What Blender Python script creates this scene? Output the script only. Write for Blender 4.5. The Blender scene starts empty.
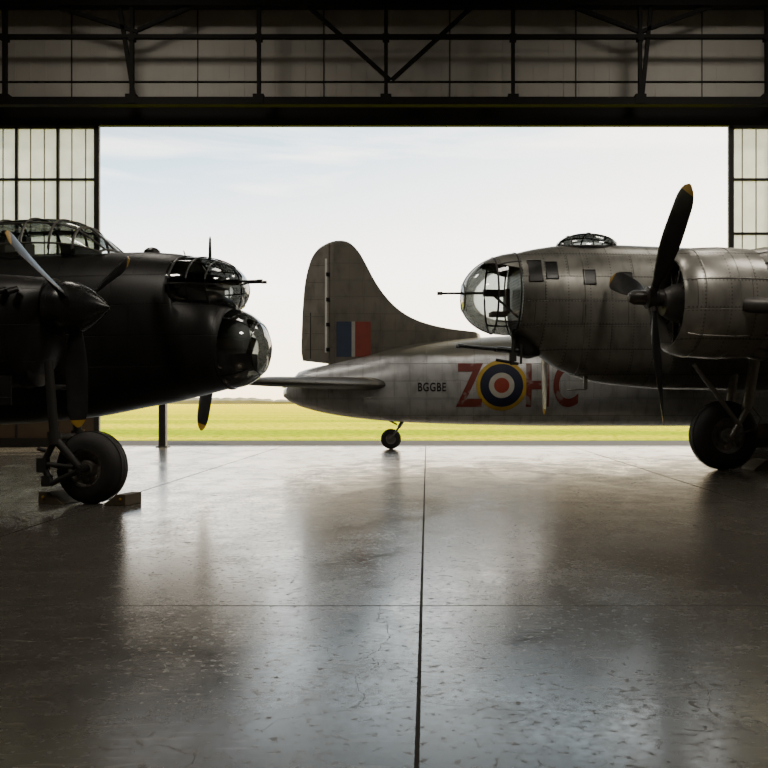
import bpy, bmesh, math, random
from math import sin, cos, pi, radians, sqrt
from mathutils import Vector, Matrix
random.seed(4)
S = bpy.context.scene
COL = S.collection

# ------------------------------------------------------------------ materials
def newmat(name):
    m = bpy.data.materials.new(name); m.use_nodes = True
    nt = m.node_tree; nt.nodes.clear()
    out = nt.nodes.new('ShaderNodeOutputMaterial')
    return m, nt, out
def N(nt, t, **kw):
    n = nt.nodes.new(t)
    for k, v in kw.items(): setattr(n, k, v)
    return n
def math_(nt, op, a, b=None, c=None):
    n = nt.nodes.new('ShaderNodeMath'); n.operation = op
    for i, v in enumerate((a, b, c)):
        if v is None: continue
        if isinstance(v, (int, float)): n.inputs[i].default_value = v
        else: nt.links.new(v, n.inputs[i])
    return n.outputs[0]
def mixc(nt, fac, a, b, mode='MIX'):
    n = nt.nodes.new('ShaderNodeMix'); n.data_type = 'RGBA'; n.blend_type = mode
    for idx, v in ((0, fac), (6, a), (7, b)):
        if isinstance(v, (int, float)): n.inputs[idx].default_value = v
        elif isinstance(v, tuple): n.inputs[idx].default_value = (v[0], v[1], v[2], 1)
        else: nt.links.new(v, n.inputs[idx])
    return n.outputs[2]
def mat(name, col, rough=.5, metal=0.0, var=.25, scale=3.0, bump=.0, panel=0.0, top=None, topz=0, spec=.5, coat=0.0):
    m, nt, out = newmat(name)
    b = N(nt, 'ShaderNodeBsdfPrincipled')
    nt.links.new(b.outputs[0], out.inputs[0])
    tc = N(nt, 'ShaderNodeTexCoord')
    no = N(nt, 'ShaderNodeTexNoise'); no.inputs['Scale'].default_value = scale; no.inputs['Detail'].default_value = 6
    nt.links.new(tc.outputs['Object'], no.inputs['Vector'])
    dark = tuple(c*(1-var) for c in col); lite = tuple(min(1, c*(1+var)) for c in col)
    c = mixc(nt, no.outputs[0], dark, lite)
    if top is not None:
        sx = N(nt, 'ShaderNodeSeparateXYZ'); nt.links.new(tc.outputs['Object'], sx.inputs[0])
        n2 = N(nt, 'ShaderNodeTexNoise'); n2.inputs['Scale'].default_value = .8
        nt.links.new(tc.outputs['Object'], n2.inputs['Vector'])
        zz = math_(nt, 'ADD', sx.outputs[2], math_(nt, 'MULTIPLY', math_(nt, 'SUBTRACT', n2.outputs[0], .5), .35))
        f = math_(nt, 'MULTIPLY', math_(nt, 'SUBTRACT', zz, topz), 12)
        f = math_(nt, 'MINIMUM', math_(nt, 'MAXIMUM', f, 0.0), 1.0)
        c = mixc(nt, f, c, top)
    bumph = no.outputs[0]
    if panel > 0:
        sx = N(nt, 'ShaderNodeSeparateXYZ'); nt.links.new(tc.outputs['Object'], sx.inputs[0])
        cb = N(nt, 'ShaderNodeCombineXYZ')
        nt.links.new(sx.outputs[0], cb.inputs[0]); nt.links.new(sx.outputs[2], cb.inputs[1])
        br = N(nt, 'ShaderNodeTexBrick'); br.inputs['Scale'].default_value = 1.0
        br.inputs['Brick Width'].default_value = 1.5; br.inputs['Row Height'].default_value = .55
        br.offset = .37; br.squash = .7; br.squash_frequency = 3
        br.inputs['Mortar Size'].default_value = .008; br.inputs['Mortar Smooth'].default_value = .4
        br.inputs['Color1'].default_value = (1, 1, 1, 1); br.inputs['Color2'].default_value = (.8, .8, .8, 1)
        br.inputs['Mortar'].default_value = (.3, .3, .3, 1)
        nt.links.new(cb.outputs[0], br.inputs['Vector'])
        c = mixc(nt, panel, c, br.outputs[0], 'MULTIPLY')
        rv = N(nt, 'ShaderNodeTexVoronoi'); rv.inputs['Scale'].default_value = 1.0; rv.inputs['Randomness'].default_value = 0
        mr = N(nt, 'ShaderNodeMapping'); mr.inputs['Scale'].default_value = (14, 14, 14); mr.inputs['Location'].default_value = (.3, .4, 0)
        nt.links.new(cb.outputs[0], mr.inputs[0]); nt.links.new(mr.outputs[0], rv.inputs['Vector'])
        row = math_(nt, 'LESS_THAN', math_(nt, 'PINGPONG', math_(nt, 'ADD', sx.outputs[2], 22.0), .275), .045)
        col2 = math_(nt, 'LESS_THAN', math_(nt, 'PINGPONG', math_(nt, 'ADD', sx.outputs[0], 55.0), .25), .04)
        rr = math_(nt, 'MULTIPLY', math_(nt, 'LESS_THAN', rv.outputs['Distance'], .25), math_(nt, 'MAXIMUM', row, col2))
        c = mixc(nt, math_(nt, 'MULTIPLY', rr, .65*panel), c, tuple(x*.25 for x in col))
        g = N(nt, 'ShaderNodeTexNoise'); g.inputs['Scale'].default_value = 1.0; g.inputs['Detail'].default_value = 8
        mp = N(nt, 'ShaderNodeMapping'); mp.inputs['Scale'].default_value = (4, 4, 1.6)
        nt.links.new(tc.outputs['Object'], mp.inputs[0]); nt.links.new(mp.outputs[0], g.inputs['Vector'])
        gr = math_(nt, 'MULTIPLY', math_(nt, 'MAXIMUM', math_(nt, 'SUBTRACT', g.outputs[0], .5), 0), 2.2)
        c = mixc(nt, math_(nt, 'MINIMUM', gr, .6), c, tuple(x*.35 for x in col))
        bumph = br.outputs['Fac']
    nt.links.new(c, b.inputs['Base Color'])
    r = math_(nt, 'ADD', math_(nt, 'MULTIPLY', no.outputs[0], .25), rough-.12)
    nt.links.new(r, b.inputs['Roughness'])
    b.inputs['Metallic'].default_value = metal
    b.inputs['Specular IOR Level'].default_value = spec
    b.inputs['Coat Weight'].default_value = coat
    if bump > 0:
        bp = N(nt, 'ShaderNodeBump'); bp.inputs['Strength'].default_value = bump; bp.inputs['Distance'].default_value = .02
        if panel > 0: bp.invert = True
        nt.links.new(bumph, bp.inputs['Height']); nt.links.new(bp.outputs[0], b.inputs['Normal'])
    return m
def glassmat(name, tint=(.8, .85, .85), refl=.12, tr=.8):
    m, nt, out = newmat(name)
    t = N(nt, 'ShaderNodeBsdfTransparent'); t.inputs[0].default_value = (*[x*tr for x in tint], 1)
    g = N(nt, 'ShaderNodeBsdfGlossy'); g.inputs['Roughness'].default_value = .06
    f = N(nt, 'ShaderNodeFresnel'); f.inputs[0].default_value = 1.5
    mx = N(nt, 'ShaderNodeMixShader')
    nz = N(nt, 'ShaderNodeTexNoise'); nz.inputs['Scale'].default_value = 2
    fa = math_(nt, 'ADD', math_(nt, 'MULTIPLY', f.outputs[0], .8), math_(nt, 'MULTIPLY', nz.outputs[0], refl))
    nt.links.new(fa, mx.inputs[0]); nt.links.new(t.outputs[0], mx.inputs[1]); nt.links.new(g.outputs[0], mx.inputs[2])
    nt.links.new(mx.outputs[0], out.inputs[0])
    return m

M_BLACK = mat('black_paint', (.019, .018, .017), .40, .0, .35, 2, .5, 1.0, spec=.5)
M_BLKPL = mat('black_metal', (.02, .02, .02), .32, .3, .3, 6)
M_CFR = mat('canopy_frame_metal', (.11, .105, .095), .4, .3, .3, 6)
M_SPIN = mat('spinner_black', (.03, .03, .03), .26, .3, .3, 6)
M_BLADE = mat('blade_paint', (.026, .026, .027), .36, .3, .3, 6)
M_PBLADE = mat('rim_lit_blade', (.42, .41, .38), .35, .6, .3, 6)  # pale tone paints rim light onto the far propeller's blades
M_YEL = mat('yellow_paint', (.5, .29, .03), .5, 0, .2, 8)
M_OLIVE = mat('olive_metal_skin', (.245, .238, .212), .36, .45, .3, 2.2, .6, 1.0)
M_COWL = mat('cowl_metal_skin', (.42, .405, .37), .34, .6, .3, 2.2, .5, .9)
M_SILVER = mat('weathered_silver_skin', (.66, .67, .68), .34, .45, .3, 1.5, .5, .6, top=(.25, .24, .20), topz=2.95)
M_FIN = mat('brown_fin_paint', (.20, .185, .155), .5, .1, .25, 1.5, .4, .45)
M_TPL = mat('dark_tailplane_paint', (.07, .065, .055), .5, .1, .25, 1.5, .3, .5)
M_RUDDER = mat('rudder_fabric', (.29, .272, .235), .55, .0, .25, 3, .3, .2)
M_PALE = mat('pale_seam_tape', (.85, .83, .78), .6, .0, .15, 3)
M_RUB = mat('tyre_rubber', (.03, .028, .027), .65, 0, .3, 8, .3)
M_HUB = mat('wheel_hub_metal', (.28, .27, .25), .45, .4, .3, 6)
M_STEEL = mat('strut_steel', (.26, .25, .23), .35, .6, .3, 10)
M_PHUB = mat('dark_propeller_hub', (.09, .085, .08), .35, .6, .3, 10)
M_DARK = mat('dark_interior', (.02, .02, .02), .7, 0, .3, 3)
M_ENG = mat('engine_metal', (.10, .095, .09), .45, .5, .3, 10)
M_RED = mat('roundel_red', (.32, .05, .03), .6, 0, .4, 4)
M_BLUE = mat('roundel_blue', (.013, .018, .045), .6, 0, .25, 4)
M_FBLUE = mat('flash_blue', (.035, .055, .10), .6, 0, .25, 4)
M_FRED = mat('flash_red', (.25, .05, .035), .6, 0, .3, 4)
M_WHITE = mat('insignia_white', (.5, .48, .42), .6, 0, .3, 4)
M_FWHITE = mat('flash_white', (.40, .39, .36), .6, 0, .25, 4)
M_RYEL = mat('roundel_yellow', (.52, .34, .04), .6, 0, .35, 4)
M_LTRK = mat('serial_black', (.01, .01, .01), .6, 0, .2, 4)
M_GLASS = glassmat('canopy_glass', refl=.08, tr=.85)
M_NGLASS = glassmat('nose_glass', refl=.26, tr=.68)
M_TGLASS = glassmat('turret_glass', refl=.24, tr=.45)
M_WOOD = mat('chock_wood', (.09, .07, .04), .7, 0, .4, 12, .3)
M_FRAME = mat('dark_steel_frame', (.035, .033, .03), .55, .2, .3, 3)
M_SEAT = mat('brown_seat', (.12, .06, .025), .6, 0, .3, 6)
def worn_red():
    m, nt, out = newmat('code_letter_red')
    b = N(nt, 'ShaderNodeBsdfPrincipled'); nt.links.new(b.outputs[0], out.inputs[0]); b.inputs['Roughness'].default_value = .6
    tc = N(nt, 'ShaderNodeTexCoord')
    a = N(nt, 'ShaderNodeTexNoise'); a.inputs['Scale'].default_value = 3; a.inputs['Detail'].default_value = 10
    nt.links.new(tc.outputs['Object'], a.inputs['Vector'])
    c = mixc(nt, a.outputs[0], (.13, .03, .024), (.28, .055, .04))
    f = math_(nt, 'MINIMUM', math_(nt, 'MULTIPLY', math_(nt, 'MAXIMUM', math_(nt, 'SUBTRACT', a.outputs[0], .56), 0), 9), .75)
    c = mixc(nt, f, c, (.34, .31, .29))
    nt.links.new(c, b.inputs['Base Color']); return m
M_LRED = worn_red()

# ------------------------------------------------------------------ mesh builder
def axis_mat(p, d):
    d = Vector(d).normalized()
    q = Vector((1, 0, 0)).rotation_difference(d)
    return Matrix.Translation(Vector(p)) @ q.to_matrix().to_4x4()
class MB:
    def __init__(s): s.bm = bmesh.new()
    def loft(s, rings, cap=True, mi=0, close=True, smooth=True):
        vs = [[s.bm.verts.new(p) for p in r] for r in rings]
        n = len(vs[0])
        for a, b in zip(vs[:-1], vs[1:]):
            for i in range(n if close else n-1):
                j = (i+1) % n
                try:
                    f = s.bm.faces.new((a[i], a[j], b[j], b[i])); f.material_index = mi; f.smooth = smooth
                except ValueError: pass
        if cap:
            for r in (vs[0], vs[-1]):
                try:
                    f = s.bm.faces.new(r); f.material_index = mi
                except ValueError: pass
        return s
    def lathe(s, prof, M=Matrix(), n=32, mi=0, cap=True):
        rings = [[M @ Vector((x, r*cos(2*pi*i/n), r*sin(2*pi*i/n))) for i in range(n)] for x, r in prof]
        return s.loft(rings, cap, mi)
    def tube(s, p1, p2, r1, r2=None, n=12, mi=0):
        p1 = Vector(p1); p2 = Vector(p2)
        return s.lathe([(0, r1), ((p2-p1).length, r2 if r2 is not None else r1)], axis_mat(p1, p2-p1), n, mi)
    def poly(s, pts, r, n=6, mi=0):
        pts = [Vector(p) for p in pts]
        rings = []
        for i, p in enumerate(pts):
            d = (pts[min(i+1, len(pts)-1)] - pts[max(i-1, 0)])
            if d.length < 1e-6: d = Vector((1, 0, 0))
            d.normalize()
            u = d.cross(Vector((0, 0, 1)))
            if u.length < .05: u = d.cross(Vector((0, 1, 0)))
            u.normalize(); v = d.cross(u)
            rings.append([p + r*(u*cos(2*pi*k/n)+v*sin(2*pi*k/n)) for k in range(n)])
        return s.loft(rings, True, mi)
    def box(s, c, d, M=Matrix(), mi=0):
        x, y, z = c; a, b, h = d[0]/2, d[1]/2, d[2]/2
        P = [M @ Vector((x+i*a, y+j*b, z+k*h)) for k in (-1, 1) for i, j in ((-1, -1), (1, -1), (1, 1), (-1, 1))]
        v = [s.bm.verts.new(p) for p in P]
        for q in ((3, 2, 1, 0), (4, 5, 6, 7), (0, 1, 5, 4), (1, 2, 6, 5), (2, 3, 7, 6), (3, 0, 4, 7)):
            f = s.bm.faces.new([v[i] for i in q]); f.material_index = mi
        return s
    def bar(s, p1, p2, w, d, mi=0):
        """rectangular bar between p1,p2 in an XZ plane"""
        p1 = Vector(p1); p2 = Vector(p2); L = (p2-p1).length
        a = math.atan2(p2.z-p1.z, p2.x-p1.x)
        M = Matrix.Translation((p1+p2)/2) @ Matrix.Rotation(-a, 4, 'Y')
        return s.box((0, 0, 0), (L, d, w), M, mi)
    def obj(s, name, mats, parent=None, label=None, ang=35, bevel=0, **props):
        bm = s.bm
        bmesh.ops.recalc_face_normals(bm, faces=bm.faces)
        me = bpy.data.meshes.new(name); bm.to_mesh(me); bm.free()
        for m in (mats if isinstance(mats, (list, tuple)) else [mats]): me.materials.append(m)
        me.polygons.foreach_set('use_smooth', [True]*len(me.polygons))
        me.set_sharp_from_angle(angle=radians(ang))
        o = bpy.data.objects.new(name, me); COL.objects.link(o)
        if parent: o.parent = parent
        if bevel:
            b = o.modifiers.new('bevel', 'BEVEL'); b.width = bevel; b.segments = 2; b.limit_method = 'ANGLE'
        if label: o['label'] = label
        for k, v in props.items(): o[k] = v
        return o

def empty(name, loc, rz, label, category, **p):
    e = bpy.data.objects.new(name, None); e.empty_display_size = .5
    e.location = loc; e.rotation_euler = (0, 0, rz); COL.objects.link(e)
    e['label'] = label; e['category'] = category
    for k, v in p.items(): e[k] = v
    return e

# ------------------------------------------------------------------ fuselage
def mono(xs, ys):
    n = len(xs); d = [(ys[i+1]-ys[i])/(xs[i+1]-xs[i]) for i in range(n-1)]
    m = [d[0]] + [0 if d[i-1]*d[i] <= 0 else 2*d[i-1]*d[i]/(d[i-1]+d[i]) for i in range(1, n-1)] + [d[-1]]
    def f(x):
        if x <= xs[0]: return ys[0]
        if x >= xs[-1]: return ys[-1]
        i = max(k for k in range(n-1) if xs[k] <= x)
        h = xs[i+1]-xs[i]; t = (x-xs[i])/h
        return (2*t**3-3*t*t+1)*ys[i]+(t**3-2*t*t+t)*h*m[i]+(-2*t**3+3*t*t)*ys[i+1]+(t**3-t*t)*h*m[i+1]
    return f
class Fus:
    def __init__(s, secs):
        secs = sorted(secs); s.xs = [q[0] for q in secs]
        s.t = mono(s.xs, [q[1] for q in secs]); s.b = mono(s.xs, [q[2] for q in secs])
        s.w = mono(s.xs, [q[3] for q in secs]); s.e = mono(s.xs, [q[4] for q in secs])
    def ring(s, x, n=48, off=0):
        t, b, w, e = s.t(x), s.b(x), s.w(x), s.e(x); zc = (t+b)/2; h = (t-b)/2
        out = []
        for i in range(n):
            a = 2*pi*i/n; c, q = cos(a), sin(a)
            out.append(Vector((x, (w+off)*math.copysign(abs(c)**(2/e), c), zc+(h+off)*math.copysign(abs(q)**(2/e), q))))
        return out
    def rings(s, step=.2):
        X = []
        for a, b in zip(s.xs[:-1], s.xs[1:]):
            k = max(1, int((b-a)/step))
            X += [a+(b-a)*i/k for i in range(k)]
        X.append(s.xs[-1])
        return [s.ring(x) for x in X]
    def sy(s, x, z, side, off=.012):
        t, b, w, e = s.t(x), s.b(x), s.w(x), s.e(x); zc = (t+b)/2; h = (t-b)/2
        k = min(.995, abs((z-zc)/h))
        return side*(w*(1-k**e)**(1/e)+off)
def patch(mb, F, x0, x1, z0, z1, side, mi=0, off=.012, n=6):
    g = [[mb.bm.verts.new((x0+(x1-x0)*i/n, F.sy(x0+(x1-x0)*i/n, z0+(z1-z0)*j/n, side, off), z0+(z1-z0)*j/n)) for j in range(n+1)] for i in range(n+1)]
    for i in range(n):
        for j in range(n):
            f = mb.bm.faces.new((g[i][j], g[i+1][j], g[i+1][j+1], g[i][j+1])); f.material_index = mi
def disc_patch(mb, F, xc, zc, r0, r1, side, mi=0, off=.015, n=48):
    m = 5; g = []
    for j in range(m+1):
        r = r0+(r1-r0)*j/m
        g.append([mb.bm.verts.new((xc+r*cos(2*pi*i/n), F.sy(xc+r*cos(2*pi*i/n), zc+r*sin(2*pi*i/n), side, off), zc+r*sin(2*pi*i/n))) for i in range(n)])
    for j in range(m):
        for i in range(n):
            k = (i+1) % n
            f = mb.bm.faces.new((g[j][i], g[j][k], g[j+1][k], g[j+1][i])); f.material_index = mi
def text_on(F, txt, x0, z0, width, height, side, name, m, parent, bold=.0, off=.016):
    cu = bpy.data.curves.new('t', 'FONT'); cu.body = txt; cu.size = 1; cu.offset = bold
    cu.space_character = 1.12
    o = bpy.data.objects.new('t', cu); COL.objects.link(o)
    bpy.context.view_layer.update()
    me = bpy.data.meshes.new_from_object(o.evaluated_get(bpy.context.evaluated_depsgraph_get()))
    bpy.data.objects.remove(o)
    bm = bmesh.new(); bm.from_mesh(me)
    xs = [v.co.x for v in bm.verts]; ys = [v.co.y for v in bm.verts]
    ax, bx, ay, by = min(xs), max(xs), min(ys), max(ys)
    for v in bm.verts:
        v.co = Vector((x0+(v.co.x-ax)/(bx-ax)*width, 0, z0+(v.co.y-ay)/(by-ay)*height))
    for i in range(1, 14):
        bmesh.ops.bisect_plane(bm, geom=bm.verts[:]+bm.edges[:]+bm.faces[:], plane_co=(0, 0, z0+height*i/14), plane_no=(0, 0, 1))
    for v in bm.verts: v.co.y = F.sy(v.co.x, v.co.z, side, off)
    mb = MB(); mb.bm.free(); mb.bm = bm
    return mb.obj(name, m, parent)

def dome(mb, x0, zc, w, h, L, e=2.0, d=1, n=32, m=10, y0=0, p0=0, mi=0, zd=0):
    rings = []
    for j in range(m+1):
        ph = p0+(pi/2*.985-p0)*j/m
        k = cos(ph)**(2/e); q = sin(ph)**(2/e) if ph > 0 else 0
        rings.append([(x0+d*L*q, y0+w*k*cos(2*pi*i/n), zc+zd*q+h*k*sin(2*pi*i/n)) for i in range(n)])
    mb.loft(rings, False, mi)
def dome_frames(mb, x0, zc, w, h, L, e=2.0, rings=(0, .5), mer=8, r=.02, y0=0, phase=0, p1=pi/2, zd=0, p0=0):
    for ph in rings:
        k = cos(ph)**(2/e); q0 = (sin(ph)**(2/e) if ph > 0 else 0); x = x0+L*q0
        mb.poly([(x, y0+1.005*w*k*cos(2*pi*i/40), zc+zd*q0+1.005*h*k*sin(2*pi*i/40)) for i in range(41)], r)
    for q in range(mer):
        a = 2*pi*q/mer+phase
        P = []
        for j in range(13):
            ph = p0+(p1-p0)*j/12; k = max(0, cos(ph))**(2/e); q0 = (sin(ph)**(2/e) if ph > 0 else 0)
            P.append((x0+L*q0, y0+1.005*w*k*cos(a), zc+zd*q0+1.005*h*k*sin(a)))
        mb.poly(P, r)

# ------------------------------------------------------------------ shared parts
def blade_mesh(R, c0=.17, cm=.30, tws=1.0):
    mb = MB(); rings = []; nr = 30
    for j in range(nr+1):
        t = j/nr; r = .12+(R-.12)*t
        if t < .12: ch = c0
        else:
            u = (t-.12)/.88
            ch = c0+(cm-c0)*sin(min(1, u*1.9)*pi/2)
            if u > .8: ch *= sqrt(max(.02, 1-((u-.8)/.2)**2))
        th = .10*(1-t)**1.5+.022 if t > .1 else .13
        if t > .97: th *= .6
        tw = -radians(62-40*t)*tws
        ring = []
        for i in range(14):
            a = 2*pi*i/14
            u = ch/2*cos(a); v = th/2*sin(a)
            ring.append(Vector((u*sin(tw)*1+v*cos(tw), u*cos(tw)-v*sin(tw), r)))
        rings.append(ring)
    k = int(nr*.955)
    mb.loft(rings[:k+1], True, 0); mb.loft(rings[k:], True, 1)
    bmesh.ops.remove_doubles(mb.bm, verts=mb.bm.verts, dist=1e-4)
    return mb
def propeller(parent, hub, R, a0, mat_hub, spinner=None, cm=.3, tws=1.0, bm_=None, lab='black propeller blade with yellow tip'):
    mb = MB()
    if spinner:
        L, r = spinner
        mb.lathe([(-.28, r*.98), (-.1, r)] + [(-.1+(L+.1)*t, r*(1-t**1.75)**.9) for t in [i/16 for i in range(1, 16)]] + [(L, .012)], n=36)
    else:
        mb.lathe([(-.35, .16), (-.05, .17), (.0, .22), (.16, .22), (.2, .15), (.42, .14), (.52, .09), (.55, .02)], n=24)
        for q in range(3):
            a = a0+2*pi*q/3
            mb.tube((.06, 0, 0), (.06, .3*sin(a), .3*cos(a)), .1, .085)
    p = mb.obj('propeller', [mat_hub], parent); p.location = hub
    first = None
    for q in range(3):
        if first is None:
            b = blade_mesh(R, cm=cm, tws=tws).obj('blade', [bm_ or M_BLADE, M_YEL], p, label=lab); first = b
        else:
            b = first.copy(); COL.objects.link(b); b.parent = p
        b.location = (.06, 0, 0)
        b.rotation_euler = (-(a0+2*pi*q/3), 0, 0)
    return p
def wheel(parent, c, r, w, name='main_wheel'):
    M = Matrix.Translation(Vector(c)) @ Matrix.Rotation(pi/2, 4, 'Z')
    mb = MB()
    prof = []
    ri = r*.52
    for i in range(25):
        a = pi*i/24
        prof.append((-w/2*cos(a), ri+(r-ri)*sin(a)**.62 if 0 < i < 24 else ri))
    prof = [(-w*.3, ri*.96)]+prof+[(w*.3, ri*.96)]
    mb.lathe(prof, M, 56, 0, cap=False)
    for g in (-.16, 0, .16):
        mb.lathe([(g*w-.008, r*.99), (g*w-.008, r*1.003), (g*w+.008, r*1.003), (g*w+.008, r*.99)], M, 56, 0, cap=False)
    ty = mb.obj(name, [M_RUB], parent, label='black rubber tyre')
    mb = MB()
    mb.lathe([(-w*.34, .03), (-w*.36, ri*.35), (-w*.2, ri*.5), (-w*.2, ri*.82), (-w*.42, ri*.9), (-w*.42, ri*1.02), (w*.42, ri*1.02), (w*.42, ri*.9), (w*.2, ri*.82), (w*.2, ri*.5), (w*.36, ri*.35), (w*.34, .03)], M, 40)
    for q in range(8):
        a = 2*pi*q/8
        for sd in (-1, 1):
            mb.tube(M @ Vector((sd*w*.2, ri*.66*cos(a), ri*.66*sin(a))), M @ Vector((sd*w*.27, ri*.66*cos(a), ri*.66*sin(a))), ri*.09)
    mb.obj('wheel_hub', [M_HUB], ty)
    return ty
def airfoil(x_le, ch, y, z, th, n=14):
    P = []
    for i in range(n+1):
        u = 1-cos(pi/2*i/n)
        t = th*ch*(1.48*sqrt(u)-.63*u-1.76*u*u+1.42*u**3-.51*u**4)
        P.append((u, t))
    up = [Vector((x_le-u*ch, y, z+t)) for u, t in P]
    dn = [Vector((x_le-u*ch, y, z-t*.7)) for u, t in P[1:-1]][::-1]
    return up+dn
def wing(name, secs, m, parent, vert=False):
    mb = MB(); rings = []
    for (xl, ch, y, z, th) in secs:
        r = airfoil(xl, ch, 0 if vert else y, 0 if vert else z, th)
        if vert: r = [Vector((p.x, y+p.z, z)) for p in r]
        rings.append(r)
    mb.loft(rings)
    return mb.obj(name, m, parent)

# ================================================================== AIRCRAFT A (black, nose to the door centre)
A = empty('bomber_aircraft', (-5.1, 17.0, 0), radians(-12), 'black four-engined bomber with glazed nose turret and greenhouse canopy', 'aircraft')
FA = Fus([(-15, 3.3, 2.6, .2, 2), (-12, 3.7, 1.7, .8, 2.3), (-7, 4.3, 1.2, 1.02, 2.6), (-3.4, 4.38, 1.12, 1.05, 2.8), (-1.5, 4.38, 1.25, 1.05, 2.7),
          (-.3, 4.38, 1.45, 1.03, 2.5), (.45, 4.33, 1.58, .99, 2.4), (.70, 4.28, 1.64, .97, 2.4), (.76, 3.78, 1.65, .96, 2.4), (1.1, 3.66, 1.73, .93, 2.3), (1.4, 3.5, 1.80, .87, 2.2), (1.55, 3.36, 1.84, .80, 2.1), (1.62, 3.2, 1.90, .70, 2)])
mb = MB(); mb.loft(FA.rings(.12))
mb.obj('fuselage', [M_BLACK], A, ang=50)
TA = (.66, 3.66, .95, .61, 1.12, 2.3)
mb = MB(); dome(mb, *TA)
mb.obj('turret_glazing', [M_TGLASS], A, label='curved clear gun turret glazing')
mb = MB(); dome_frames(mb, *TA, rings=(0.04,), mer=0, r=.022)
dome_frames(mb, *TA, rings=(.3, .62), mer=8, r=.014, phase=0, p1=.95)
mb.obj('turret_frame', [M_BLKPL], A)
for yy in (-.1, .1):
    mb = MB()
    mb.tube((1.1, yy, 3.78), (2.12, yy, 3.78), .028, .022)
    mb.tube((1.4, yy, 3.78), (1.7, yy, 3.78), .042)
    mb.tube((2.06, yy, 3.78), (2.16, yy, 3.78), .03)
    mb.obj('turret_gun', [M_BLKPL], A)
mb = MB(); mb.box((1.1, 0, 3.78), (.5, .6, .22)); mb.box((.98, 0, 3.75), (.4, .9, .35))
mb.obj('gun_mount', [M_BLKPL], A, bevel=.02)
BL = (1.50, 2.55, .78, .74, .75, 2.0)
mb = MB(); dome(mb, *BL)
mb.obj('nose_blister', [M_TGLASS], A, label='clear hemispherical bomb aimer blister')
mb = MB(); dome_frames(mb, *BL, rings=(0.02,), mer=0, r=.024)
dome_frames(mb, *BL, rings=(.9,), mer=4, r=.013, phase=pi/4, p1=.9)
mb.obj('blister_frame', [M_BLKPL], A)
mb = MB(); mb.box((1.8, 0, 2.3), (.3, .35, .3)); mb.tube((1.8, 0, 2.3), (1.95, 0, 2.75), .06)
mb.obj('bomb_sight', [M_BLKPL], A)
_cx = [-6.2, -5, -3.6, -2.4, -1.75, -1.4, -1.1, -.82]
FCt = mono(_cx, [4.5, 4.94, 5.08, 5.10, 5.03, 4.90, 4.66, 4.40])
FCw = mono(_cx, [.5, .56, .64, .66, .65, .62, .58, .52])
def canring(x, off=0, n=28):
    z0 = 4.3; t = FCt(x)-z0+off; w = FCw(x)+off; e = 2.5
    return [Vector((x, w*math.copysign(abs(cos(a))**(2/e), cos(a)), z0+t*abs(sin(a))**(2/e))) for a in [pi*i/n for i in range(n+1)]]
mb = MB(); mb.loft([canring(-6.2+(5.38)*i/40) for i in range(41)], False, close=False)
mb.obj('canopy_glazing', [M_GLASS], A, label='clear greenhouse cockpit canopy glazing')
mb = MB()
for x in (-6.1, -5.2, -4.4, -3.75, -3.1, -2.45, -1.85, -1.38, -.85): mb.poly(canring(x, .006), .026)
for k in (2, 8, 14, 20, 26):
    mb.poly([canring(-6.2+(5.35)*i/40, .006)[k] for i in range(41)], .02)
mb.obj('canopy_frame', [M_CFR], A)
for yy in (-.3, .3):
    mb = MB(); mb.box((-3.0, yy, 4.45), (.15, .35, .55)); mb.box((-2.82, yy, 4.35), (.5, .4, .15)); mb.box((-3.0, yy, 4.78), (.1, .2, .15))
    mb.obj('pilot_seat', [M_DARK], A, bevel=.03)
mb = MB(); mb.box((-1.6, 0, 4.42), (.3, .9, .25)); mb.obj('instrument_panel', [M_DARK], A, bevel=.03)
mb = MB(); mb.lathe([(0, .035), (.40, .022), (.45, .008)], axis_mat((1.08, 0, 4.2), (0, 0, 1)), 10)
mb.lathe([(0, .06), (.05, .04)], axis_mat((1.08, 0, 4.2), (0, 0, 1)), 10)
mb.obj('aerial_mast', [M_BLKPL], A)
mb = MB(); mb.lathe([(0, .16), (.06, .15), (.11, .09), (.13, .01)], axis_mat((-.1, 0, 4.36), (0, 0, 1)), 20)
mb.obj('roof_blister', [M_BLKPL], A)
def nacelleA(y, dx=0):
    F = Fus([(-6.5, 3.1, 2.7, .1, 2), (-4.5, 3.45, 2.2, .5, 2.2), (-2+dx, 3.60, 1.92, .62, 2.6), (-1.2+dx, 3.58, 1.78, .62, 2.8), (-.75+dx, 3.55, 1.82, .6, 2.8), (-.4+dx, 3.52, 2.08, .54, 2.5), (-.22+dx, 3.50, 2.62, .44, 2.1)])
    mb = MB(); mb.loft([[p+Vector((0, y, 0)) for p in r] for r in F.rings(.15)])
    mb.lathe([(-.12, .34), (-.1, .38), (.12, .35), (.14, .31)], Matrix.Translation((-.62+dx, y, 2.16)), 28)
    for k in range(6):
        mb.tube((-1.5+k*.2+dx, y-.54, 3.28), (-1.58+k*.2+dx, y-.68, 3.22), .05)
    return mb.obj('engine_nacelle', [M_BLACK], A, ang=50)
nacelleA(-3, .13); nacelleA(3)
propeller(A, (.20, -3, 3.03), 1.86, radians(178), M_SPIN, spinner=(.64, .43), cm=.34)
propeller(A, (-.3, 3, 3.04), 2.2, radians(198), M_SPIN, spinner=(.62, .40), cm=.30)
wing('wing', [(-1.5, 4.6, -.8, 2.75, .12), (-1.5, 4.5, -3, 2.8, .12), (-1.9, 3.2, -9, 3.2, .1), (-2.4, 1.6, -10, 3.25, .08)], M_BLACK, A)
wing('wing', [(-1.5, 4.6, .8, 2.75, .12), (-1.5, 4.5, 3, 2.8, .12), (-1.8, 3.8, 5.4, 2.95, .1), (-2.3, 2.4, 5.7, 2.97, .06)], M_BLACK, A)
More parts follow.
